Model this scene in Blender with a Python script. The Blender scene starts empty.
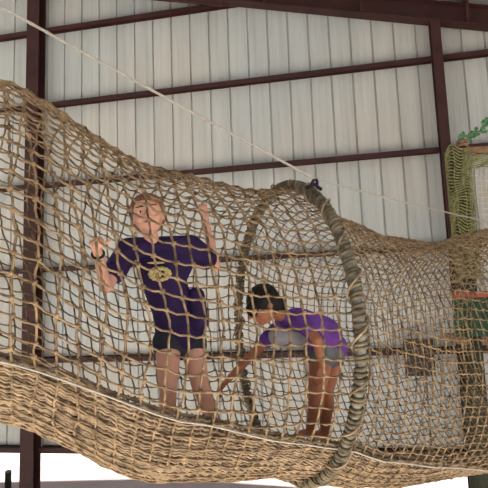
import bpy, math, random
from mathutils import Vector, Matrix, noise
random.seed(7)
V = Vector
SC = bpy.context.scene
COL = SC.collection
EYE = 4.6                      # eye height above the ground (raised walkway)
YAW, PITCH, ROLL, FPX = 0.1932, 0.133, -0.0371, 550.53
WALL_Y = 9.0

# ------------------------------------------------------------------ camera
fw = V((-math.sin(YAW)*math.cos(PITCH), math.cos(YAW)*math.cos(PITCH), math.sin(PITCH)))
r0 = fw.cross(V((0, 0, 1))).normalized(); u0 = r0.cross(fw)
RT = r0*math.cos(ROLL) + u0*math.sin(ROLL)
UP = -r0*math.sin(ROLL) + u0*math.cos(ROLL)
CAM = V((0, 0, EYE))
cd = bpy.data.cameras.new('camera'); co = bpy.data.objects.new('camera', cd); COL.objects.link(co)
m = Matrix((RT, UP, -fw)).transposed().to_4x4(); m.translation = CAM
co.matrix_world = m
cd.sensor_width = 36; cd.lens = 36*FPX/488; cd.clip_end = 500
SC.camera = co

def ray(px, py): return fw + RT*((px-244)/FPX) - UP*((py-244)/FPX)
def at(px, py, d): return CAM + ray(px, py)*d            # point at view depth d
def at_y(px, py, y):                                      # point on the plane Y = y
    r = ray(px, py); return CAM + r*(y/r.y)
def proj(p):
    q = p-CAM; d = q.dot(fw)
    return 244+FPX*q.dot(RT)/d, 244-FPX*q.dot(UP)/d

# ------------------------------------------------------------------ materials
def mat(name, col, rough=.7, metal=0, var=.15, scale=20, bump=0, bscale=60, col2=None, stretch=None, spec=.2):
    m = bpy.data.materials.new(name); m.use_nodes = True
    nt = m.node_tree; b = nt.nodes['Principled BSDF']
    b.inputs['Roughness'].default_value = rough; b.inputs['Metallic'].default_value = metal
    b.inputs['Specular IOR Level'].default_value = spec
    tc = nt.nodes.new('ShaderNodeTexCoord'); mp = nt.nodes.new('ShaderNodeMapping')
    nt.links.new(tc.outputs['Object'], mp.inputs[0])
    if stretch: mp.inputs['Scale'].default_value = stretch
    n = nt.nodes.new('ShaderNodeTexNoise'); n.inputs['Scale'].default_value = scale; n.inputs['Detail'].default_value = 5
    nt.links.new(mp.outputs[0], n.inputs['Vector'])
    cr = nt.nodes.new('ShaderNodeValToRGB')
    a = [c*(1-var) for c in col]; c2 = col2 or [min(1, c*(1+var)) for c in col]
    cr.color_ramp.elements[0].position = .3; cr.color_ramp.elements[1].position = .7
    cr.color_ramp.elements[0].color = (*a, 1); cr.color_ramp.elements[1].color = (*c2, 1)
    nt.links.new(n.outputs[0], cr.inputs[0]); nt.links.new(cr.outputs[0], b.inputs['Base Color'])
    if bump:
        n2 = nt.nodes.new('ShaderNodeTexNoise'); n2.inputs['Scale'].default_value = bscale; n2.inputs['Detail'].default_value = 3
        bp = nt.nodes.new('ShaderNodeBump'); bp.inputs['Strength'].default_value = bump; bp.inputs['Distance'].default_value = .01
        nt.links.new(mp.outputs[0], n2.inputs['Vector']); nt.links.new(n2.outputs[0], bp.inputs['Height']); nt.links.new(bp.outputs[0], b.inputs['Normal'])
    return m
M = dict(
 rope=mat('manila_rope', (.105, .066, .038), .75, var=.4, scale=22, col2=(.38, .265, .155), bump=.6, bscale=260),
 rope_floor=mat('floor_rope', (.17, .115, .075), .85, var=.4, scale=22, col2=(.37, .275, .185), bump=.6, bscale=220),
 wrap=mat('hoop_rope', (.085, .07, .045), .9, var=.35, scale=18, col2=(.23, .19, .13), bump=.5, bscale=260),
 pipe=mat('galvanised_pipe', (.12, .12, .10), .4, .4, var=.3, scale=9, col2=(.28, .28, .25)),
 cable=mat('steel_cable', (.36, .34, .31), .7, .1, var=.15, scale=80),
 shackle=mat('shackle_paint', (.015, .01, .025), .4, .4),
 steel=mat('red_oxide_steel', (.034, .0105, .0105), .6, var=.3, scale=3, spec=.3),
 roof=mat('roof_sheet', (.5, .52, .52), .6, var=.1, scale=4),
 ground=mat('pale_ground', (.30, .31, .28), .9, var=.1, scale=.5, col2=(.5, .5, .46), stretch=(.35, 1.6, 1)),
 apron=mat('pink_apron', (.40, .31, .29), .9, var=.08, scale=1.2),
 floor=mat('concrete_floor', (.70, .64, .55), .85, var=.15, scale=2),
 olive=mat('olive_net', (.13, .13, .055), .9, var=.3, scale=30, col2=(.27, .26, .12)),
 cream_net=mat('cream_net', (.55, .5, .4), .9, var=.2, scale=40),
 post=mat('tower_post', (.03, .034, .024), .8, var=.35, scale=8),
 green=mat('green_panel', (.018, .05, .03), .7, var=.4, scale=6),
 red=mat('red_rail', (.3, .06, .04), .5, var=.2, scale=10),
 timber=mat('timber', (.2, .12, .07), .8, var=.3, scale=12),
 leaf=mat('ivy_leaf', (.035, .13, .05), .6, var=.5, scale=30, col2=(.1, .27, .13)),
 box=mat('dark_box', (.035, .03, .03), .5, var=.2),
 skin1=mat('fair_skin', (.62, .33, .25), .55, var=.06, scale=12),
 skin2=mat('brown_skin', (.36, .14, .08), .5, var=.08, scale=12),
 hair1=mat('auburn_hair', (.2, .09, .055), .6, var=.4, scale=50, bump=.6, bscale=90),
 hair2=mat('black_hair', (.008, .007, .008), .55, var=.4, scale=50, bump=.6, bscale=90),
 purple1=mat('dark_purple_cloth', (.024, .011, .06), .8, var=.3, scale=9, bump=.3, bscale=12),
 purple2=mat('bright_purple_cloth', (.13, .045, .27), .8, var=.25, scale=9, bump=.3, bscale=14),
 shorts1=mat('charcoal_cloth', (.03, .035, .05), .85, var=.3, scale=9, bump=.3, bscale=14),
 shorts2=mat('grey_cloth', (.12, .125, .14), .85, var=.35, scale=9, bump=.3, bscale=14),
 greyf=mat('light_grey_cloth', (.25, .24, .27), .85, var=.2, scale=12, bump=.3, bscale=14),
 print=mat('gold_print', (.5, .42, .2), .7, var=.2, scale=30),
 shoe=mat('dark_shoe', (.02, .025, .02), .6), sole=mat('pale_sole', (.5, .5, .48), .7),
 eye=mat('eye_white', (.75, .72, .7), .2, var=.02), iris=mat('eye_dark', (.02, .012, .01), .2),
 lip=mat('lip', (.4, .13, .11), .5, var=.05),
)
# wall sheets: vertical streaks of grime, each sheet a slightly different tint
def wall_mat():
    m = bpy.data.materials.new('wall_sheet'); m.use_nodes = True; nt = m.node_tree; b = nt.nodes['Principled BSDF']
    b.inputs['Roughness'].default_value = .5
    N = nt.nodes.new; L = nt.links.new
    tc = N('ShaderNodeTexCoord')
    mp = N('ShaderNodeMapping'); mp.inputs['Scale'].default_value = (7, 1, .3); L(tc.outputs['Object'], mp.inputs[0])
    n = N('ShaderNodeTexNoise'); n.inputs['Scale'].default_value = 1.6; n.inputs['Detail'].default_value = 6; L(mp.outputs[0], n.inputs['Vector'])
    r = N('ShaderNodeValToRGB'); r.color_ramp.elements[0].position = .3; r.color_ramp.elements[1].position = .7
    r.color_ramp.elements[0].color = (.375, .38, .375, 1); r.color_ramp.elements[1].color = (.465, .47, .465, 1); L(n.outputs[0], r.inputs[0])
    n2 = N('ShaderNodeTexNoise'); n2.inputs['Scale'].default_value = .45; L(tc.outputs['Object'], n2.inputs['Vector'])
    r2 = N('ShaderNodeValToRGB'); r2.color_ramp.elements[0].position = .4; r2.color_ramp.elements[1].position = .6
    r2.color_ramp.elements[0].color = (1, .97, .94, 1); r2.color_ramp.elements[1].color = (.93, .97, 1, 1); L(n2.outputs[0], r2.inputs[0])
    mx = N('ShaderNodeMix'); mx.data_type = 'RGBA'; mx.blend_type = 'MULTIPLY'; mx.inputs[0].default_value = 1
    L(r.outputs[0], mx.inputs[6]); L(r2.outputs[0], mx.inputs[7]); L(mx.outputs[2], b.inputs['Base Color'])
    return m
M['wall'] = wall_mat()

# ------------------------------------------------------------------ mesh helpers
class MB:
    def __init__(s): s.v = []; s.f = []
    def add(s, vs, fs):
        o = len(s.v); s.v += [tuple(p) for p in vs]; s.f += [tuple(o+i for i in f) for f in fs]
    def box(s, c, sx, sy, sz, ax=None):
        X, Y, Z = ax or (V((1, 0, 0)), V((0, 1, 0)), V((0, 0, 1))); c = V(c)
        vs = [c+X*(i*sx/2)+Y*(j*sy/2)+Z*(k*sz/2) for i in (-1, 1) for j in (-1, 1) for k in (-1, 1)]
        s.add(vs, [(0, 1, 3, 2), (4, 6, 7, 5), (0, 4, 5, 1), (2, 3, 7, 6), (0, 2, 6, 4), (1, 5, 7, 3)])
    def beam(s, a, b, w, h, side=V((0, 1, 0))):           # bar from a to b, w along side
        a, b = V(a), V(b); X = (b-a).normalized(); Z = X.cross(side).normalized(); Y = Z.cross(X)
        s.box((a+b)/2, (b-a).length, w, h, (X, Y, Z))
    def tube(s, pts, r, n=6, closed=False, ref=V((.13, .21, .97)), caps=True):
        pts = [V(p) for p in pts]; N = len(pts); vs = []
        for i, p in enumerate(pts):
            if closed: t = pts[(i+1) % N]-pts[i-1]
            else: t = pts[min(i+1, N-1)]-pts[max(i-1, 0)]
            t = t.normalized() if t.length > 1e-9 else V((1, 0, 0))
            rf = ref[i] if isinstance(ref, list) else ref
            a = t.cross(rf)
            if a.length < 1e-3: a = t.cross(V((1, .1, 0)))
            a.normalize(); b = a.cross(t); rr = r[i] if isinstance(r, list) else r
            vs += [p+(a*math.cos(2*math.pi*k/n)+b*math.sin(2*math.pi*k/n))*rr for k in range(n)]
        fs = []
        for i in range(N if closed else N-1):
            j = (i+1) % N
            fs += [(i*n+k, i*n+(k+1) % n, j*n+(k+1) % n, j*n+k) for k in range(n)]
        if not closed and caps: fs += [tuple(range(n))[::-1], tuple((N-1)*n+k for k in range(n))]
        s.add(vs, fs)
    def capsule(s, a, b, ra, rb, side=None, flat=1, n=16, m=5):   # closed tapered capsule; flat scales the cross-axis of side
        a, b = V(a), V(b); t = b-a
        t = t.normalized() if t.length > 1e-6 else V((0, 0, 1))
        side = V(side) if side else (V((.3, .9, .2)))
        X = (side-t*side.dot(t)).normalized(); Y = t.cross(X)
        vs = [a-t*ra]; rings = []
        for k in range(1, m+1):
            ph = math.pi/2*k/m; rings.append((a-t*ra*math.cos(ph), ra*math.sin(ph)))
        for k in range(m):
            ph = math.pi/2*k/m; rings.append((b+t*rb*math.sin(ph), rb*math.cos(ph)))
        for c, r in rings: vs += [c+(X*math.cos(2*math.pi*k/n)+Y*flat*math.sin(2*math.pi*k/n))*r for k in range(n)]
        vs.append(b+t*rb); E = len(vs)-1; fs = [(0, 1+(k+1) % n, 1+k) for k in range(n)]
        for i in range(len(rings)-1):
            fs += [(1+i*n+k, 1+i*n+(k+1) % n, 1+(i+1)*n+(k+1) % n, 1+(i+1)*n+k) for k in range(n)]
        q = 1+(len(rings)-1)*n; fs += [(q+k, q+(k+1) % n, E) for k in range(n)]
        s.add(vs, fs)
    def ellipsoid(s, c, X, Y, Z, n=18, m=12):              # X, Y, Z are semi-axis vectors
        c = V(c); vs = [c+Z]
        for i in range(1, m):
            ph = math.pi*i/m
            vs += [c+Z*math.cos(ph)+(X*math.cos(2*math.pi*k/n)+Y*math.sin(2*math.pi*k/n))*math.sin(ph) for k in range(n)]
        vs.append(c-Z); E = len(vs)-1
        fs = [(0, 1+k, 1+(k+1) % n) for k in range(n)]
        for i in range(m-2): fs += [(1+i*n+k, 1+(i+1)*n+k, 1+(i+1)*n+(k+1) % n, 1+i*n+(k+1) % n) for k in range(n)]
        q = 1+(m-2)*n; fs += [(q+k, E, q+(k+1) % n) for k in range(n)]
        s.add(vs, fs)
    def build(s, name, m, parent=None, smooth=False, remesh=0, smit=0):
        me = bpy.data.meshes.new(name)
        org = parent.matrix_world.translation if parent else V((0, 0, 0))
        if parent: p0 = V(parent['_o'])
        else: p0 = V((0, 0, 0))
        me.from_pydata([tuple(V(p)-p0) for p in s.v], [], s.f); me.update()
        ob = bpy.data.objects.new(name, me); COL.objects.link(ob)
        if remesh:
            md = ob.modifiers.new('r', 'REMESH'); md.mode = 'VOXEL'; md.voxel_size = remesh
            if smit: sm = ob.modifiers.new('s', 'SMOOTH'); sm.iterations = smit; sm.factor = .5
            dg = bpy.context.evaluated_depsgraph_get()
            me2 = bpy.data.meshes.new_from_object(ob.evaluated_get(dg)); ob.modifiers.clear(); ob.data = me2; me2.name = name; me = me2
        if smooth or remesh: me.polygons.foreach_set('use_smooth', [True]*len(me.polygons))
        me.materials.clear(); me.materials.append(M[m]); 
        if parent: ob.parent = parent
        return ob

def tag(o, label, cat, group=None):
    o['label'] = label; o['category'] = cat
    if group: o['group'] = group
    return o
def thing(name, loc, label, cat, group=None):
    o = bpy.data.objects.new(name, None); COL.objects.link(o); o.location = loc; o['_o'] = list(loc); o.empty_display_size = .1
    return tag(o, label, cat, group)
def struct(o): o['kind'] = 'structure'; return o
def lerp(tab, s):
    if s <= tab[0][0]: return tab[0][1]
    for (a, x), (b, y) in zip(tab, tab[1:]):
        if s <= b:
            t = (s-a)/(b-a); t = t*t*(3-2*t)*.5+t*.5; return x+(y-x)*t
    return tab[-1][1]

# ------------------------------------------------------------------ the building
XL, XR = -14.0, 9.0
SL = -.259                                  # roof slope
def rz(x): return EYE + 5.207 + SL*(x+.6187) # underside of the rafter at x
GIRT = [5.549, 4.06, 2.532, .971, -.62, -2.134]
def ridge(x): return rz(x) if x > -7 else rz(-7)+.259*(x+7)
mb = MB(); zb = EYE+GIRT[5]; P = .3556; prof = []
x = XL
while x < XR:
    for dx, dy in ((0, 0), (.11, 0), (.118, .003), (.126, 0), (.206, 0), (.214, .003), (.222, 0), (.320, 0), (.328, .032), (.340, .032)): prof.append((x+dx, dy))
    x += P
vs = []
for px_, dy in prof:
    yy = WALL_Y+.1+dy; vs += [(px_, yy, zb), (px_, yy, max(ridge(px_)+.6, zb+.1))]
mb.add(vs, [(2*i, 2*i+1, 2*i+3, 2*i+2) for i in range(len(prof)-1)])
struct(mb.build('wall_back', 'wall'))
# columns (wide-flange: two flanges and a web)
def hcol(name, xc, w, d):
    mb = MB(); top = ridge(xc)+.02
    for yy in (WALL_Y-.0-d, WALL_Y-.0): mb.box((xc, yy, top/2), w, .018, top)
    mb.box((xc, WALL_Y-d/2, top/2), .016, d, top)
    mb.box((xc, WALL_Y-d/2, .01), w+.12, d+.12, .02)
    struct(mb.build(name, 'steel'))
hcol('column', -5.60, .25, .22); hcol('column', 1.55, .15, .2); hcol('column', -12.9, .3, .22); hcol('column', 8.8, .2, .22)
# girts between the columns: Z sections standing on the sheet side
k = 0
for z in GIRT:
    for a, b in ((-12.7, -5.72), (-5.48, 1.48), (1.62, 8.7)):
        a2, b2 = a, b
        if z > 5: 
            if a > 1: continue
            b2 = min(b, -.6187+(EYE+5.207-(EYE+z))/-SL+.22)
        if z == GIRT[1] and a > 1: b2 = 3.6
        k += 1; mb = MB(); y0 = WALL_Y+.07; zz = EYE+z
        mb.box(((a2+b2)/2, y0-.07, zz+.037), b2-a2, .14, .012)
        mb.box(((a2+b2)/2, y0-.14, zz), b2-a2, .008, .08)
        mb.box(((a2+b2)/2, y0, zz+.02), b2-a2, .006, .09)
        struct(mb.build('trim_%d' % k, 'steel'))
# rafter, a wide-flange beam in the wall plane
def rafter(name, ya, h=.31):
    mb = MB(); a = V((-7, ya, rz(-7))); b = V((XR, ya, rz(XR))); n = V((-SL, 0, 1)).normalized()
    for off in (0, h): mb.beam(a+n*off, b+n*off, .22, .02)
    mb.beam(a+n*h/2, b+n*h/2, .014, h)
    a2 = V((XL, ya, ridge(XL))); n2 = V((SL, 0, 1)).normalized()
    for off in (0, h): mb.beam(a2+n2*off, a+n2*off, .22, .02)
    mb.beam(a2+n2*h/2, a+n2*h/2, .014, h)
    return struct(mb.build(name, 'steel'))
rafter('beam', WALL_Y-.12)
# purlins under the roof sheet
up = .33
for i in range(-7, 6):
    xp = .42+1.62*i+.0
    mb = MB(); zc = ridge(xp)+up+.1
    mb.box((xp, 3.3, zc), .012, 11.7, .2); mb.box((xp+.04, 3.3, zc+.1), .08, 11.7, .01); mb.box((xp-.04, 3.3, zc-.1), .08, 11.7, .01)
    # flange brace down to the rafter
    mb.beam((xp, WALL_Y-.26, zc+.05), (xp, WALL_Y-.25, zc-.42), .05, .05)
    struct(mb.build('ceiling_purlin', 'steel'))
mb = MB()
for a, b in ((XL, -7), (-7, XR)):
    za, zb2 = ridge(a)+up+.22, ridge(b)+up+.22
    mb.add([(a, -2.6, za), (b, -2.6, zb2), (b, 9.3, zb2), (a, 9.3, za), (a, -2.6, za+.03), (b, -2.6, zb2+.03), (b, 9.3, zb2+.03), (a, 9.3, za+.03)],
           [(0, 1, 2, 3), (7, 6, 5, 4), (0, 4, 5, 1), (1, 5, 6, 2), (2, 6, 7, 3), (3, 7, 4, 0)])
struct(mb.build('ceiling', 'roof'))
# tie angle near the top left of the bay
mb = MB(); a = at_y(120, -6, 8.7); b = at_y(222, 3, 8.7); mb.beam(a, b, .06, .1); struct(mb.build('beam_tie', 'steel'))
# floor slab, ground beyond the open bottom of the wall
mb = MB(); mb.box((-2, 0, -.05), 40, 20, .1); struct(mb.build('floor', 'floor'))
mb = MB(); mb.box((-2, 13.6, -.06), 60, 7.2, .1); struct(mb.build('floor_apron', 'apron'))
mb = MB(); mb.box((-2, 57.2, -.07), 160, 80, .1); struct(mb.build('floor_yard', 'ground'))
# bollard seen through the opening
g = at(8, 486, 1); q = ray(8, 488); t = -EYE/q.z; base = CAM+q*t
bo = thing('bollard', base, 'small grey-green post outside, seen low at far left through the open wall', 'bollard')
mb = MB(); mb.tube([base, base+V((0, 0, .45))], .09, 12); mb.build('post', 'post', bo, True)
mb = MB(); mb.ellipsoid(base+V((0, 0, .45)), V((.095, 0, 0)), V((0, .095, 0)), V((0, 0, .05))); mb.build('cap', 'pipe', bo, True)

# ------------------------------------------------------------------ tunnel surface
C0 = at(285, 331, 3.4)
rh = V((math.cos(YAW), math.sin(YAW), 0)); fh = V((-math.sin(YAW), math.cos(YAW), 0))
AX = (rh*.9+fh*.436).normalized()           # axis, towards the right and away
NR = (-fh*.94+rh*.34).normalized()   # horizontal, towards the viewer
if NR.dot(-fh) < 0: NR = -NR
ZC = [(-3.3, .95), (-2.6, .82), (-1.61, .385), (-.854, .01), (-.3, -.065), (0, -.075), (.3, -.2), (.66, -.28), (1.2, -.31), (1.87, -.25), (2.6, -.2)]
RV = [(-3.3, .84), (-1.61, .825), (-.854, .835), (-.25, .825), (0, .86), (.3, .83), (.66, .80), (1.2, .79), (1.87, .87), (2.6, .95)]
S0, S1 = -3.0, 2.5
def zc(s): return EYE+lerp(ZC, s)
def rv(s): return lerp(RV, s)
def tun(s, th, k=1.0):
    R = rv(s)*k; c = math.cos(th); sn = math.sin(th)
    p = C0+AX*s; p.z = zc(s)+R*sn
    rhz = R*(.98 if sn > 0 else .98+.06*abs(c*sn))
    return p+NR*(c*rhz)
EDGE = [(-400, 250), (-150, 318), (0, 363), (85, 385), (150, 405), (235, 431), (290, 441), (350, 451), (420, 463), (520, 470)]
def edge_y(x): 
    for (a, y0), (b, y1) in zip(EDGE, EDGE[1:]):
        if x <= b: return y0+(y1-y0)*(x-a)/(b-a)
    return EDGE[-1][1]
ETAB = []
for i in range(45):
    s = S0+(S1-S0)*i/44; best = None
    for j in range(15, 80):
        th = -math.radians(j); p = tun(s, th)
        if (p-CAM).dot(fw) < .3: best = (0, -math.radians(35)); break
        x, y = proj(p); e = abs(y-edge_y(x))
        if best is None or e < best[0]: best = (e, th)
    ETAB.append((s, best[1]))
for _ in range(3): ETAB = [(s, (ETAB[max(i-1, 0)][1]+t+ETAB[min(i+1, 44)][1])/3) for i, (s, t) in enumerate(ETAB)]
def edge(s):
    i = (s-S0)/(S1-S0)*44; a = max(0, min(43, int(i))); f = min(1, max(0, i-a)); return ETAB[a][1]*(1-f)+ETAB[a+1][1]*f
def nz(a, b, c): return noise.noise(V((a, b, c)))

tn = thing('rope_net_tunnel', C0+V((0, 0, -.9)), 'long tan rope net tunnel with square mesh, hung across the hall', 'net tunnel')
def knot(mb, p, r, n):
    a = V((0, 0, 1)).cross(n)
    a = a.normalized() if a.length > .1 else V((1, 0, 0)); b = n.cross(a)
    w = random.uniform(.85, 1.25)
    ca, sa = math.cos(.7), math.sin(.7)
    mb.ellipsoid(p, (a*ca+b*sa)*r*1.5*w, (b*ca-a*sa)*r*1.15, n*r*1.25, 7, 5)
# side net
def side_net(sa, sb, name):
    mb = MB(); NV = 68 if sa < 0 else 84; ds = .081 if sa < 0 else .060; NS = int((sb-sa)/ds); 
    def node(i, j):
        th = 2*math.pi*j/NV; s = sa+(sb-sa)*i/NS; 
        amt = min(1, i/6, (NS-i)/6)
        if math.cos(th) > 0:
            sh = (-.04*max(0, -math.sin(th)) - .12*max(0, math.sin(th)))*(1 if s < 0 else .25)
        else: sh = .1*math.sin(th*2)
        s2 = s+sh*amt*math.sqrt(abs(math.cos(th)))
        s2 += (1 if sb < 0 else .35)*amt*(.035*nz(s*2.2, j*.16, 3.1)+.016*nz(s*9, j*.7, 8.2)); th2 = th+(1 if sb < 0 else .35)*(.04*nz(s*2.1, math.cos(th)*2, math.sin(th)*2)+.02*nz(i*.9, j*.8, 1.7))
        s2 = max(sa, min(sb, s2))
        bulge = 1+.012*nz(s*3, math.cos(th)*2, 5+math.sin(th)*2)
        return tun(s2, th2, bulge)
    G = [[node(i, j) for j in range(NV)] for i in range(NS+1)]
    def nrm(j): th = 2*math.pi*j/NV; return NR*math.cos(th)+V((0, 0, math.sin(th)))
    for j in range(NV):                       # cords along the tunnel, with a little slack between knots
        pts = []; n = nrm(j)
        for i in range(NS+1):
            pts.append(G[i][j]+n*.004)
            if i < NS: pts.append((G[i][j]+G[i+1][j])/2+V((0, 0, -.004-.006*random.random()))+n*random.uniform(-.004, .004))
        mb.tube(pts, .0049 if sa < 0 else .0039, 5, ref=n)
    for i in range(NS+1):                     # cords around it
        pts = []; rf = []
        for j in range(NV):
            pts.append(G[i][j]-nrm(j)*.004); rf.append(AX)
            pts.append((G[i][j]+G[i][(j+1) % NV])/2+AX*random.uniform(-.006, .006)); rf.append(AX)
        mb.tube(pts, .0056 if sa < 0 else .0043, 5, closed=True, ref=rf)
    for i in range(NS+1):
        for j in range(NV): knot(mb, G[i][j], .0086 if sa < 0 else .0060, nrm(j))
    return mb.build(name, 'rope', tn, True)
side_net(S0, -.01, 'side_net'); side_net(.01, S1, 'side_net')
# lower flank: second, closer layer under the floor edge
mb = MB(); NSf = 130; NW = 64
def flank(i, j):
    s = S0+(S1-S0)*i/NSf; a = edge(s); b = max(-math.pi-a, -math.pi*.5-.05)*0+(-math.pi-a+.30)
    th = a+(b-a)*j/NW
    return tun(s+.03*nz(s*2, j*.2, 9), th+.02*nz(s*6, j*.5, 2), .985+.012*nz(s*5, j*.3, 4))
F = [[flank(i, j) for j in range(NW+1)] for i in range(NSf+1)]
for j in range(NW+1):
    pts = []
    for i in range(NSf+1):
        pts.append(F[i][j])
        if i < NSf: pts.append((F[i][j]+F[i+1][j])/2+V((0, 0, -.007))+NR*.004)
    mb.tube(pts, .0074, 5, ref=V((0, 0, 1)))
for i in range(0, NSf+1):
    mb.tube([F[i][j]+V((0, 0, .004)) for j in range(NW+1)], .0058, 5, ref=AX)
mb.build('flank_net', 'rope_floor', tn, True)
# walking floor: slung between the two edges
def floor_pt(s, w, j=0):                     # w -1..1
    a = edge(s); p1 = tun(s, a, .96); p2 = tun(s, -math.pi-a+.30, .96)
    p = p1.lerp(p2, (w+1)/2); edge_z = p1.z
    mid = zc(s)-.74
    drop = max(.03, edge_z-mid) if edge_z > mid else .02
    p.z = p.z - max(.02, (p1.z+p2.z)/2-(zc(s)-.725))*math.cos(w*math.pi/2)**.8
    return p
mb = MB(); NSf = 100; NW = 30
Fl = [[floor_pt(S0+(S1-S0)*i/NSf, -1+2*j/NW)+V((0, 0, .012*nz(i*.4, j*.4, 1))) for j in range(NW+1)] for i in range(NSf+1)]
for j in range(NW+1): mb.tube([Fl[i][j] for i in range(NSf+1)], .008, 5, ref=V((0, 0, 1)))
for i in range(NSf+1): mb.tube([Fl[i][j]+V((0, 0, .006)) for j in range(NW+1)], .008, 5, ref=AX)
mb.build('floor_net', 'rope_floor', tn, True)
# grey edge cables on both sides
for sd in (0, 1):
    mb = MB(); pts = []
    for i in range(60):
        s = S0+(S1-S0)*i/59; a = edge(s); th = a if sd == 0 else -math.pi-a+.30
        pts.append(tun(s, th, 1.015))
    mb.tube(pts, .004, 8, ref=V((0, 0, 1))); o = mb.build('edge_cable', 'cable', tn, True)
    o['label'] = 'pale grey cable along the floor edge'

# ------------------------------------------------------------------ hoop
hc = C0.copy(); hc.z = zc(0); HR = rv(0)+.018
hp = thing('rope_wrapped_hoop', hc-V((0, 0, HR)), 'large round hoop bound with grey-brown rope, holding the net tunnel open', 'hoop')
def hoop(th, R=HR): return hc+NR*(math.cos(th)*R)+V((0, 0, math.sin(th)*R))
mb = MB(); mb.tube([hoop(2*math.pi*i/96) for i in range(96)], .024, 14, closed=True, ref=[AX]*96); mb.build('pipe', 'pipe', hp, True)
mb = MB(); pts = []; rf = []; turns = 190; NP = turns*12
for i in range(NP):
    th = 2*math.pi*i/NP; ph = 2*math.pi*turns*i/NP
    gap = nz(th*3, 1.1, 2.2)
    o = hoop(th); rad = (o-hc).normalized(); rr = .027+.002*gap
    pts.append(o+rad*(math.cos(ph)*rr)+AX*(math.sin(ph)*rr)+rad.cross(AX)*(.006*math.sin(ph*.5+gap*4)))
    rf.append(rad.cross(AX))
mb.tube(pts, .010, 8, closed=True, ref=rf)
o = mb.build('rope_wrapping', 'wrap', hp, True)
# looser outer lacing that ties the net on
mb = MB(); pts = []; rf = []; turns = 23; NP = turns*14
for i in range(NP):
    th = 2*math.pi*i/NP; ph = 2*math.pi*turns*i/NP; o = hoop(th); rad = (o-hc).normalized(); rr = .044+.006*math.sin(ph*.37)
    pts.append(o+rad*(math.cos(ph)*rr*.9)+AX*(math.sin(ph)*rr)); rf.append(rad.cross(AX))
mb.tube(pts, .006, 6, closed=True, ref=rf); o = mb.build('lacing', 'rope_floor', hp, True); o['label'] = 'lighter tan lacing rope'
# shackle near the top of the hoop
best = min(range(40, 130), key=lambda d: abs(proj(hoop(math.radians(d)))[0]-312)); th = math.radians(best)
so = hoop(th); rad = (so-hc).normalized()
mb = MB(); c = so+rad*.06
mb.tube([c-rad*.008+rad*.025*math.sin(a)*1.3+AX*.018*math.cos(a) for a in [math.pi*k/10-.3 for k in range(0, 13)]], .009, 8, ref=NR)
mb.tube([c-AX*.026-rad*.012, c+AX*.026-rad*.012], .007, 8); mb.tube([so-AX*.05+rad*.03, so+rad*.055, so+AX*.05+rad*.03], .011, 8)
mb.build('shackle', 'shackle', hp, True)['label'] = 'small dark shackle'
top = c+rad*.025
def cable(name, a, b, r, sag, label):
    mb = MB(); a, b = V(a), V(b); pts = []
    for i in range(25):
        t = i/24; p = a.lerp(b, t); p.z -= sag*4*t*(1-t); pts.append(p)
    mb.tube(pts, r, 8)
    # two strand ridges twisted round the core
    for k in range(2):
        hx = []; L = (b-a).length; n = int(L/.02); d = (b-a).normalized(); X = d.cross(V((0, 0, 1))).normalized(); Y = X.cross(d)
        for i in range(n+1):
            t = i/n; p = a.lerp(b, t); p.z -= sag*4*t*(1-t); ph = t*L*40+k*math.pi; hx.append(p+(X*math.cos(ph)+Y*math.sin(ph))*r*.75)
        mb.tube(hx, r*.5, 4)
    tag(mb.build(name, 'cable', None, True), label, 'cable')
cable('support_cable', top, at(-60, -27, 2.5), .0068, .004, 'thick pale cable running from the hoop shackle up to the top left corner')
cable('support_cable', top, at(520, 228, 5.6), .006, .015, 'thin grey cable running from the hoop shackle to the net-wrapped tower at right')

# ------------------------------------------------------------------ climbing tower at right
TD = 6.0
pt = at(457, 152, TD); pb = V((pt.x, pt.y, 0)); tw = thing('climbing_net_tower', pb, 'tall climbing tower with olive netting at right, in front of the steel wall', 'climbing tower')
# post
mb = MB(); mb.tube([pb, V((pt.x, pt.y, pt.z))], .075, 14); mb.build('post', 'post', tw, True)
zsk = at(470, 292, TD).z
pt2 = pt+V((1.7, .25, 0)); pb2 = V((pt2.x, pt2.y, 0))
mb = MB(); mb.tube([pb2, pt2], .075, 14); mb.build('post', 'post', tw, True)
# olive net sleeve: closely spaced sagging hoops and uprights round the post
mb = MB(); z = pt.z+.02; R = .125; n = 0
while z > zsk+.12:
    n += 1
    mb.tube([V((pt.x, pt.y, z))+V((math.cos(a)*R, math.sin(a)*R, .03*math.cos(3*a+n*.25)+.012*math.sin(5*a))) for a in [2*math.pi*k/24 for k in range(24)]], .0085, 5, closed=True, ref=[V((0, 0, 1))]*24)
    z -= .031
for k in range(9):
    a = 2*math.pi*k/9; mb.tube([V((pt.x+math.cos(a+.1*math.sin(q))*R, pt.y+math.sin(a+.1*math.sin(q))*R, pt.z-(pt.z-zsk-.12)*q/20)) for q in range(21)], .006, 5)
mb.build('net_sleeve', 'olive', tw, True)
mb = MB(); mb.beam(pt+V((-.05, 0, 0)), pt2+V((.1, 0, 0)), .1, .07); mb.build('top_rail', 'timber', tw)
mb = MB(); L = (pt2-pt).length; d = (pt2-pt).normalized()
for k in range(9): mb.tube([pt+d*(.1+i*L/60)+V((0, -.05-.01*math.sin(i*.9), -.05-.018*k+.008*math.sin(i*1.1+k))) for i in range(60)], .008, 5)
mb.build('rail_netting', 'olive', tw, True)
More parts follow.
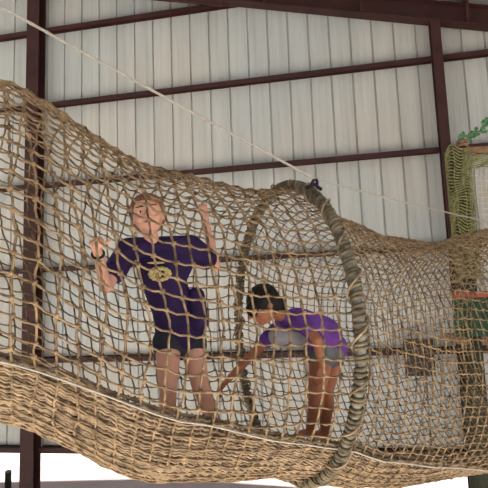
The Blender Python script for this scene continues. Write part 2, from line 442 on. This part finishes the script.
# cream net panel below the rail
mb = MB(); n1 = int(L/.06); H = pt.z-.2-zsk; n2 = int(H/.06)
for i in range(n1+1): mb.tube([pt+d*(.12+(L-.24)*i/n1)+V((0, .02*math.sin(q*.7), -.2-H*q/12)) for q in range(13)], .0055, 4)
for j in range(n2+1): mb.tube([pt+d*(.12+(L-.24)*q/12)+V((0, .02*math.sin(j*.3+q), -.2-H*j/n2-.012*math.sin(math.pi*q/12))) for q in range(13)], .0055, 4)
mb.build('net_panel', 'cream_net', tw, True)
# red rail and the dark green panel below it
ra = at(452, 296, TD-.25); rb = V((pt2.x+.1, pt2.y-.22, ra.z+.02))
mb = MB(); mb.tube([ra, rb], .035, 12); mb.build('handrail', 'red', tw, True)
mb = MB(); hh = ra.z-at(452, 334, TD-.25).z; c = (ra+rb)/2
mb.beam(ra+V((0, 0, -hh/2-.03)), rb+V((0, 0, -hh/2-.03)), .04, hh)
for k in range(8): q = ra.lerp(rb, (k+.5)/8); mb.box(q+V((0, -.035, -hh/2-.03)), .03, .03, hh)
mb.build('guard_panel', 'green', tw)
mb = MB(); za = ra.z-hh-.08; pc = (pt+pt2)/2
mb.box((pc.x, pc.y+.55, za), 1.95, 1.4, .08); mb.build('platform', 'timber', tw)
for q in (pt+V((.1, 1.15, 0)), pt2+V((0, 1.1, 0))):
    mb = MB(); mb.tube([V((q.x, q.y, 0)), V((q.x, q.y, za))], .075, 12); mb.build('post', 'post', tw, True)
mb = MB(); mb.tube([V((pb.x+.3, pb.y, za-.9)), V((pb2.x, pb2.y, za-.9))], .04, 10); mb.build('brace', 'red', tw, True)
# ivy
ga = pt+V((-.02, -.05, .05)); iv = thing('ivy_garland', ga, 'green leafy garland trailing along the tower top rail at far right', 'garland')
path = [pt+V((.02, -.06, .10)), at(464, 137, TD-.1), at(473, 136, TD-.1), at(480, 131, TD-.1), at(490, 122, TD-.05), at(505, 112, TD)]
mb = MB(); mb.tube(path, .008, 6); mb.build('vine', 'timber', iv, True)
mb = MB()
for k in range(120):
    t = random.random()*(len(path)-1); i = int(t); p = path[i].lerp(path[min(i+1, len(path)-1)], t-i)
    if random.random() > .15+.16*t: continue
    p = p+V([random.gauss(0, .02) for _ in range(3)]); a = random.uniform(0, 6.28); sz = random.uniform(.026, .042)
    X = V((math.cos(a), random.uniform(-.4, .4), math.sin(a))).normalized(); Y = X.cross(V((random.uniform(-.5, .5), -1, random.uniform(-.5, .5)))).normalized(); Z = X.cross(Y)
    out = [(0, 0), (.35, .5), (.2, .95), (.7, .6), (1.2, .55), (1.0, .2), (1.6, 0), (1.0, -.2), (1.2, -.55), (.7, -.6), (.2, -.95), (.35, -.5)]
    vs = [p+X*sz*x+Y*sz*y+Z*(sz*.25*abs(y)) for x, y in out]; vs.append(p+X*sz*.7-Z*.003); 
    mb.add(vs, [(12, q, (q+1) % 12) for q in range(12)])
mb.build('leaves', 'leaf', iv)
# finial bundle on the post
fb = thing('rope_bundle', pt+V((0, 0, .035)), 'small brown coil of rope resting on top of the tower post', 'rope coil')
mb = MB(); cc = at(462, 145, TD-.02)
cc.z = pt.z+.075
mb.tube([cc+V((.05*math.cos(a*.9), .05*math.sin(a*.9), .03*math.sin(a*.31))) for a in [k*.35 for k in range(90)]], .014, 6); mb.build('coil', 'timber', fb, True)

# ------------------------------------------------------------------ dark box on the wall girt
bc = at_y(419, 357, WALL_Y-.28)
jb = thing('electrical_box', bc-V((0, 0, .2)), 'dark electrical box on the wall girt, seen through the net right of the hoop', 'electrical box')
mb = MB(); mb.box(bc, .42, .17, .54); mb.build('housing', 'box', jb)
mb = MB(); mb.box(bc+V((0, -.092, 0)), .38, .014, .50); mb.build('door', 'box', jb)
mb = MB(); mb.tube([bc+V((.1, -.1, 0)), bc+V((.1, -.12, 0))], .018, 8); mb.build('latch', 'pipe', jb)
mb = MB(); mb.tube([bc+V((.08, .03, -.2)), V((bc.x+.08, bc.y+.03, 2.5))], .016, 8); mb.build('conduit', 'pipe', jb, True)

# ------------------------------------------------------------------ people
def hand(mb, wrist, d, pn, k=1.0, curl=.9, thumb=1):
    """wrist, direction of the hand, palm normal (side the fingers curl to)"""
    d = V(d).normalized(); pn = V(pn); pn = (pn-d*pn.dot(d)).normalized(); sd = d.cross(pn)*thumb
    L = .075*k
    for o in (-.02, -.007, .007, .02): mb.capsule(wrist+sd*o*k*.6, wrist+d*L+sd*o*k, .014*k, .0115*k, sd, .8, 10, 4)
    for q, (o, l) in enumerate(((.026, .9), (.009, 1.0), (-.009, .95), (-.025, .75))):
        p = wrist+d*L+sd*o*k; a = .35
        for seg, rr in ((.032, .0085), (.024, .008), (.018, .0072)):
            a += curl*(.9 if seg < .03 else .55); v = d*math.cos(a)+pn*math.sin(a)
            n = p+v*seg*l*k; mb.capsule(p, n, rr*k, rr*.92*k, sd, 1, 10, 4); p = n
    p = wrist+d*.022*k+sd*.022*k
    for a, seg, rr in ((.9, .035, .0105), (.55, .028, .0095), (.2, .02, .0085)):
        v = (d*math.cos(a)+sd*math.sin(a)+pn*.6).normalized(); n = p+v*seg*k; mb.capsule(p, n, rr*k, rr*.93*k, pn, 1, 10, 4); p = n
def head(mb, c, up, fwd, r):
    """skull, jaw, nose, ears, lips into the body mesh; returns the frame"""
    up = V(up).normalized(); fwd = V(fwd); fwd = (fwd-up*fwd.dot(up)).normalized(); sd = fwd.cross(up)
    mb.ellipsoid(c+up*.12*r-fwd*.08*r, sd*r*.80, fwd*r*.98, up*r*.92)
    mb.ellipsoid(c-up*.38*r+fwd*.20*r, sd*r*.60, fwd*r*.66, up*r*.66)
    mb.ellipsoid(c-up*.86*r+fwd*.52*r, sd*r*.24, fwd*r*.22, up*r*.17)
    mb.capsule(c+fwd*.84*r+up*.02*r, c+fwd*1.06*r-up*.26*r, .08*r, .13*r, sd)
    for s_ in (-1, 1):
        mb.ellipsoid(c+sd*s_*.8*r-up*.1*r-fwd*.08*r, sd*.09*r, fwd*.17*r, up*.26*r)
        mb.ellipsoid(c+sd*s_*.40*r-up*.30*r+fwd*.60*r, sd*.24*r, fwd*.2*r, up*.22*r)
        mb.capsule(c+sd*s_*.16*r+up*.20*r+fwd*.86*r, c+sd*s_*.48*r+up*.22*r+fwd*.70*r, .07*r, .06*r, up)
        mb.ellipsoid(c+sd*s_*.12*r-up*.27*r+fwd*.92*r, sd*.1*r, fwd*.09*r, up*.08*r)
    mb.capsule(c-sd*.16*r-up*.52*r+fwd*.82*r, c+sd*.16*r-up*.52*r+fwd*.82*r, .07*r, .07*r, up)
    return up, fwd, sd
def face_parts(c, fr, r, root):
    up, fwd, sd = fr
    for s_ in (-1, 1):
        mb = MB(); p = c+sd*s_*.32*r+up*.02*r+fwd*.745*r
        mb.ellipsoid(p, sd*.11*r, fwd*.09*r, up*.06*r); e = mb.build('eye', 'eye', root, True)
        mb = MB(); mb.ellipsoid(p+fwd*.07*r, sd*.055*r, fwd*.045*r, up*.06*r, 10, 8); b = mb.build('iris', 'iris', root, True); b.parent = e; b.location = (0, 0, 0)
        mb = MB(); mb.capsule(c+sd*s_*.16*r+up*.25*r+fwd*.92*r, c+sd*s_*.5*r+up*.27*r+fwd*.74*r, .028*r, .02*r, up); mb.build('eyebrow', 'hair2', root, True)
    mb = MB(); mb.capsule(c-sd*.14*r-up*.54*r+fwd*.87*r, c+sd*.14*r-up*.54*r+fwd*.87*r, .035*r, .035*r, up); mb.build('mouth', 'lip', root, True)
def limb(mb, pts, rad, side=None, flat=1):
    for a, b, ra, rb in zip(pts, pts[1:], rad, rad[1:]): mb.capsule(a, b, ra, rb, side, flat)
def shoe(name, ankle, toe_dir, root, m='shoe', k=1.0, out=True):
    d = V(toe_dir); d.z = 0; d.normalize(); s_ = d.cross(V((0, 0, 1)))
    mb = MB(); h = ankle+V((0, 0, -.035))*k
    mb.capsule(h-d*.025*k, h+d*.125*k-V((0, 0, .008))*k, .036*k, .030*k, s_, .85); mb.capsule(h+V((0, 0, .03))*k, h-V((0, 0, .005))*k, .034*k, .038*k)
    mb.capsule(h+V((0, 0, -.022))*k-d*.025*k, h+V((0, 0, -.026))*k+d*.13*k, .022*k, .022*k)
    o = mb.build(name, m, root, remesh=.006, smit=3)
    return o

# --- person holding on to the net, dark purple shirt
def person_one():
    A = at
    pelvis = A(180, 336, 3.10); waist = A(172, 306, 3.07); chest = A(160, 268, 3.02); nb = A(153, 243, 3.0); hd = A(148, 215, 2.97)
    sl = A(128, 249, 2.95); sr = A(190, 246, 3.08)
    el = A(106, 287, 2.74); wl = A(97, 250, 2.5)
    er = A(215, 266, 3.2); wr = A(205, 218, 3.28)
    hl, hr = A(168, 342, 3.05), A(191, 340, 3.12)
    kl, kr = A(168, 386, 2.90), A(200, 384, 2.98)
    al, ar = A(166, 425, 3.04), A(213, 424, 3.10)
    root = thing('person', (al+ar)/2-V((0, 0, .06)), 'person in dark purple shirt and charcoal shorts, standing with arms raised to the net', 'person')
    body = MB(); X = (sr-sl).normalized()
    body.capsule(chest, nb-V((0, 0, .03)), .10, .06, X, .72); body.capsule(waist, chest, .088, .105, X, .7); body.capsule(pelvis, waist, .10, .085, X, .75)
    body.capsule(sl, sr, .042, .042, V((0, 0, 1)), .9)
    limb(body, [nb-V((0, 0, .03)), hd-V((0, 0, .05))], [.045, .04])
    limb(body, [sl, el, wl], [.042, .033, .022]); limb(body, [sr, er, wr], [.042, .032, .022])
    limb(body, [hl, kl], [.075, .050]); limb(body, [hr, kr], [.075, .050])
    for k_, a_ in ((kl, al), (kr, ar)):
        mid = k_.lerp(a_, .35)+V((0, .012, 0)); limb(body, [k_, mid, a_], [.047, .047, .03])
    hand(body, wl, (wl-el), (A(97, 228, 2.3)-wl), .95, .85, 1); hand(body, wr, (wr-er), (AX*-.2+fh), .95, .85, -1)
    for a_, t_ in ((al, -fh+rh*-.2), (ar, -fh*.7+rh*.8)):
        t_ = V(t_).normalized(); body.capsule(a_-V((0, 0, .03)), a_+t_*.09-V((0, 0, .045)), .028, .022)
    fr = head(body, hd, V((-.15, 0, 1)), -fh*.9+rh*.15+V((0, 0, -.25)), .108)
    b = body.build('body', 'skin1', root, remesh=.0055, smit=4); face_parts(hd, fr, .108, root)
    up, fwd, sd = fr; r = .108
    h = MB(); h.ellipsoid(hd+up*.26*r-fwd*.20*r, sd*r*.92, fwd*r*.95, up*r*.92)
    h.ellipsoid(hd+up*.05*r-fwd*.42*r, sd*r*.9, fwd*r*.72, up*r*.95); h.ellipsoid(hd+up*.62*r+fwd*.42*r-sd*.15*r, sd*r*.62, fwd*r*.36, up*r*.26)
    h.capsule(hd-fwd*.95*r, hd-fwd*1.15*r-up*.9*r, .26*r, .1*r)
    h.build('hair', 'hair1', root, remesh=.006, smit=3)
    s = MB()
    s.capsule(chest+(nb-chest)*.1, nb-V((0, 0, .055)), .125, .072, X, .78); s.capsule(waist, chest, .118, .128, X, .78); s.capsule(pelvis+V((0, 0, .0)), waist, .138, .115, X, .82)
    s.capsule(sl, sr, .062, .062, V((0, 0, 1)), .95); s.capsule(sr-V((.03, 0, .05)), waist.lerp(chest, .5), .07, .09)
    s.capsule(sl, sl.lerp(el, .62), .060, .062); s.capsule(sr, sr.lerp(er, .62), .066, .066)
    s.capsule(A(196, 296, 3.05), A(199, 322, 3.05), .05, .055)
    s.build('shirt', 'purple1', root, remesh=.0075, smit=3)
    # gold emblem lying on the chest, slightly raised
    g = MB(); c = A(160, 274, 2.915); n = (CAM-c).normalized(); u_ = V((0, 0, 1)); u_ = (u_-n*u_.dot(n)).normalized(); w_ = u_.cross(n)
    for k in range(14):
        a = 2*math.pi*k/14; q = c+w_*(.048*math.cos(a))+u_*(.030*math.sin(a))
        g.ellipsoid(q, w_*.016, u_*.012, n*.02, 8, 6)
    for dx in (-.028, 0, .028): g.ellipsoid(c+w_*dx, w_*.009, u_*.020, n*.022, 8, 6)
    g.ellipsoid(c+u_*.06-w_*.02, w_*.05, u_*.007, n*.02, 8, 6)
    g.build('shirt_print', 'print', root, True)
    t = MB()
    t.capsule(pelvis+V((0, 0, -.01)), pelvis+V((0, 0, .04)), .125, .12, X, .85)
    t.capsule(hl, hl.lerp(kl, .08), .088, .086); t.capsule(hr, hr.lerp(kr, .12), .088, .086)
    t.build('shorts', 'shorts1', root, remesh=.0075, smit=3)
    shoe('shoe', al, -fh+rh*-.2, root); shoe('shoe', ar, -fh*.7+rh*.8, root)
    w = MB(); d_ = (wl-el).normalized(); X_ = d_.cross(V((0, 0, 1))).normalized(); Y_ = X_.cross(d_); cw = wl-d_*.03
    w.tube([cw+(X_*math.cos(a)+Y_*math.sin(a))*.026 for a in [k*math.pi/10 for k in range(20)]], .007, 6, closed=True, ref=[d_]*20)
    w.build('wristband', 'shoe', root, True)
person_one()



# --- child bending forward next to the hoop, bright purple shirt
def person_two():
    A = at
    pelvis = A(328, 345, 3.46); chest = A(298, 324, 3.36); nb = A(283, 316, 3.32); hd = A(263, 305, 3.22)
    sn = A(302, 320, 3.24); sf = A(280, 327, 3.46)
    ef = A(251, 356, 3.40); wf = A(228, 380, 3.32)
    en = A(317, 340, 3.12); wn = A(322, 366, 3.20)
    h1, h2 = A(322, 352, 3.40), A(333, 350, 3.54)
    k1, k2 = A(317, 388, 3.28), A(325, 390, 3.44)
    a1, a2 = A(311, 427, 3.36), A(325, 428, 3.55)
    root = thing('person', (a1+a2)/2-V((0, 0, .06)), 'child in bright purple shirt bending forward beside the hoop, reaching down with one hand', 'person')
    body = MB(); X = V((sf-sn)).normalized()
    body.capsule(pelvis, chest, .088, .092, X, .75); body.capsule(chest, nb, .088, .045, X, .75); body.capsule(sn, sf, .036, .036)
    limb(body, [nb, hd+V((.0, 0, -.01))], [.04, .036]); limb(body, [sf, ef, wf], [.038, .029, .02]); limb(body, [sn, en, wn], [.038, .030, .02])
    limb(body, [h1, k1], [.078, .055]); limb(body, [h2, k2], [.078, .055])
    for k_, a_ in ((k1, a1), (k2, a2)):
        mid = k_.lerp(a_, .35)+AX*.012; limb(body, [k_, mid, a_], [.052, .05, .032])
    hand(body, wf, (wf-ef), V((0, 0, -1))-rh*.3, .85, .35, -1); hand(body, wn, V((0, 0, -1))-rh*.3, fh, .85, .35, 1)
    for a_ in (a1, a2): body.capsule(a_-V((0, 0, .03)), a_-rh*.09-V((0, 0, .045)), .026, .020)
    fr = head(body, hd, -rh*.42-fh*.1+V((0, 0, .9)), -rh*.65-fh*.25+V((0, 0, -.7)), .102)
    body.build('body', 'skin2', root, remesh=.005, smit=4); face_parts(hd, fr, .102, root)
    up, fwd, sd = fr; r = .102
    h = MB(); h.ellipsoid(hd+up*.28*r-fwd*.14*r, sd*r*.94, fwd*r*1.0, up*r*.92); h.ellipsoid(hd+up*.1*r-fwd*.4*r, sd*r*.9, fwd*r*.7, up*r*.9)
    h.ellipsoid(A(252, 310, 3.16), sd*.035, fwd*.035, up*.045)
    h.capsule(hd-fwd*.8*r-up*.2*r, nb+V((0, 0, .05)), .45*r, .25*r)
    h.build('hair', 'hair2', root, remesh=.006, smit=3)
    s = MB()
    s.capsule(pelvis+(pelvis-chest)*.05, chest, .118, .112, X, .82); s.capsule(chest, nb+(chest-nb)*.25, .108, .06, X, .82); s.capsule(sn, sf, .048, .048)
    s.capsule(A(322, 334, 3.44), chest, .125, .112, X, .9); s.capsule(sn, sn.lerp(en, .5), .050, .052); s.capsule(sf, sf.lerp(ef, .45), .050, .052)
    s.build('shirt', 'purple2', root, remesh=.007, smit=3)
    f = MB(); f.capsule(A(277, 336, 3.22), A(296, 340, 3.25), .055, .06, V((0, 0, 1)), .6)
    o = f.build('shirt_front', 'greyf', root, remesh=.007, smit=3); o['label'] = 'light grey lower front of the shirt'
    t = MB(); t.capsule(pelvis+V((0, 0, -.03)), pelvis+V((0, 0, .0)), .115, .11, X, .9)
    t.capsule(h1, h1.lerp(k1, .2), .086, .084); t.capsule(h2, h2.lerp(k2, .2), .086, .084)
    t.build('shorts', 'shorts2', root, remesh=.007, smit=3)
person_two()

# ------------------------------------------------------------------ light
w = bpy.data.worlds.new('world'); SC.world = w; w.use_nodes = True; nt = w.node_tree
bg = nt.nodes['Background']; bg.inputs[0].default_value = (.93, .96, 1, 1); bg.inputs[1].default_value = .5
sn = bpy.data.lights.new('sun', 'SUN'); sn.energy = 19; sn.angle = .02; sn.color = (1, .97, .94)
so = bpy.data.objects.new('sun', sn); COL.objects.link(so)
so.rotation_euler = V((-.2, -1, 1.73)).to_track_quat('Z', 'Y').to_euler(); so.location = (0, -14, 20)
for ob in bpy.data.objects:
    if '_o' in ob: del ob['_o']
vs = SC.view_settings; SC.view_settings.view_transform = 'Standard'; vs.look = 'None'; vs.gamma = 1; vs.exposure = 0.03
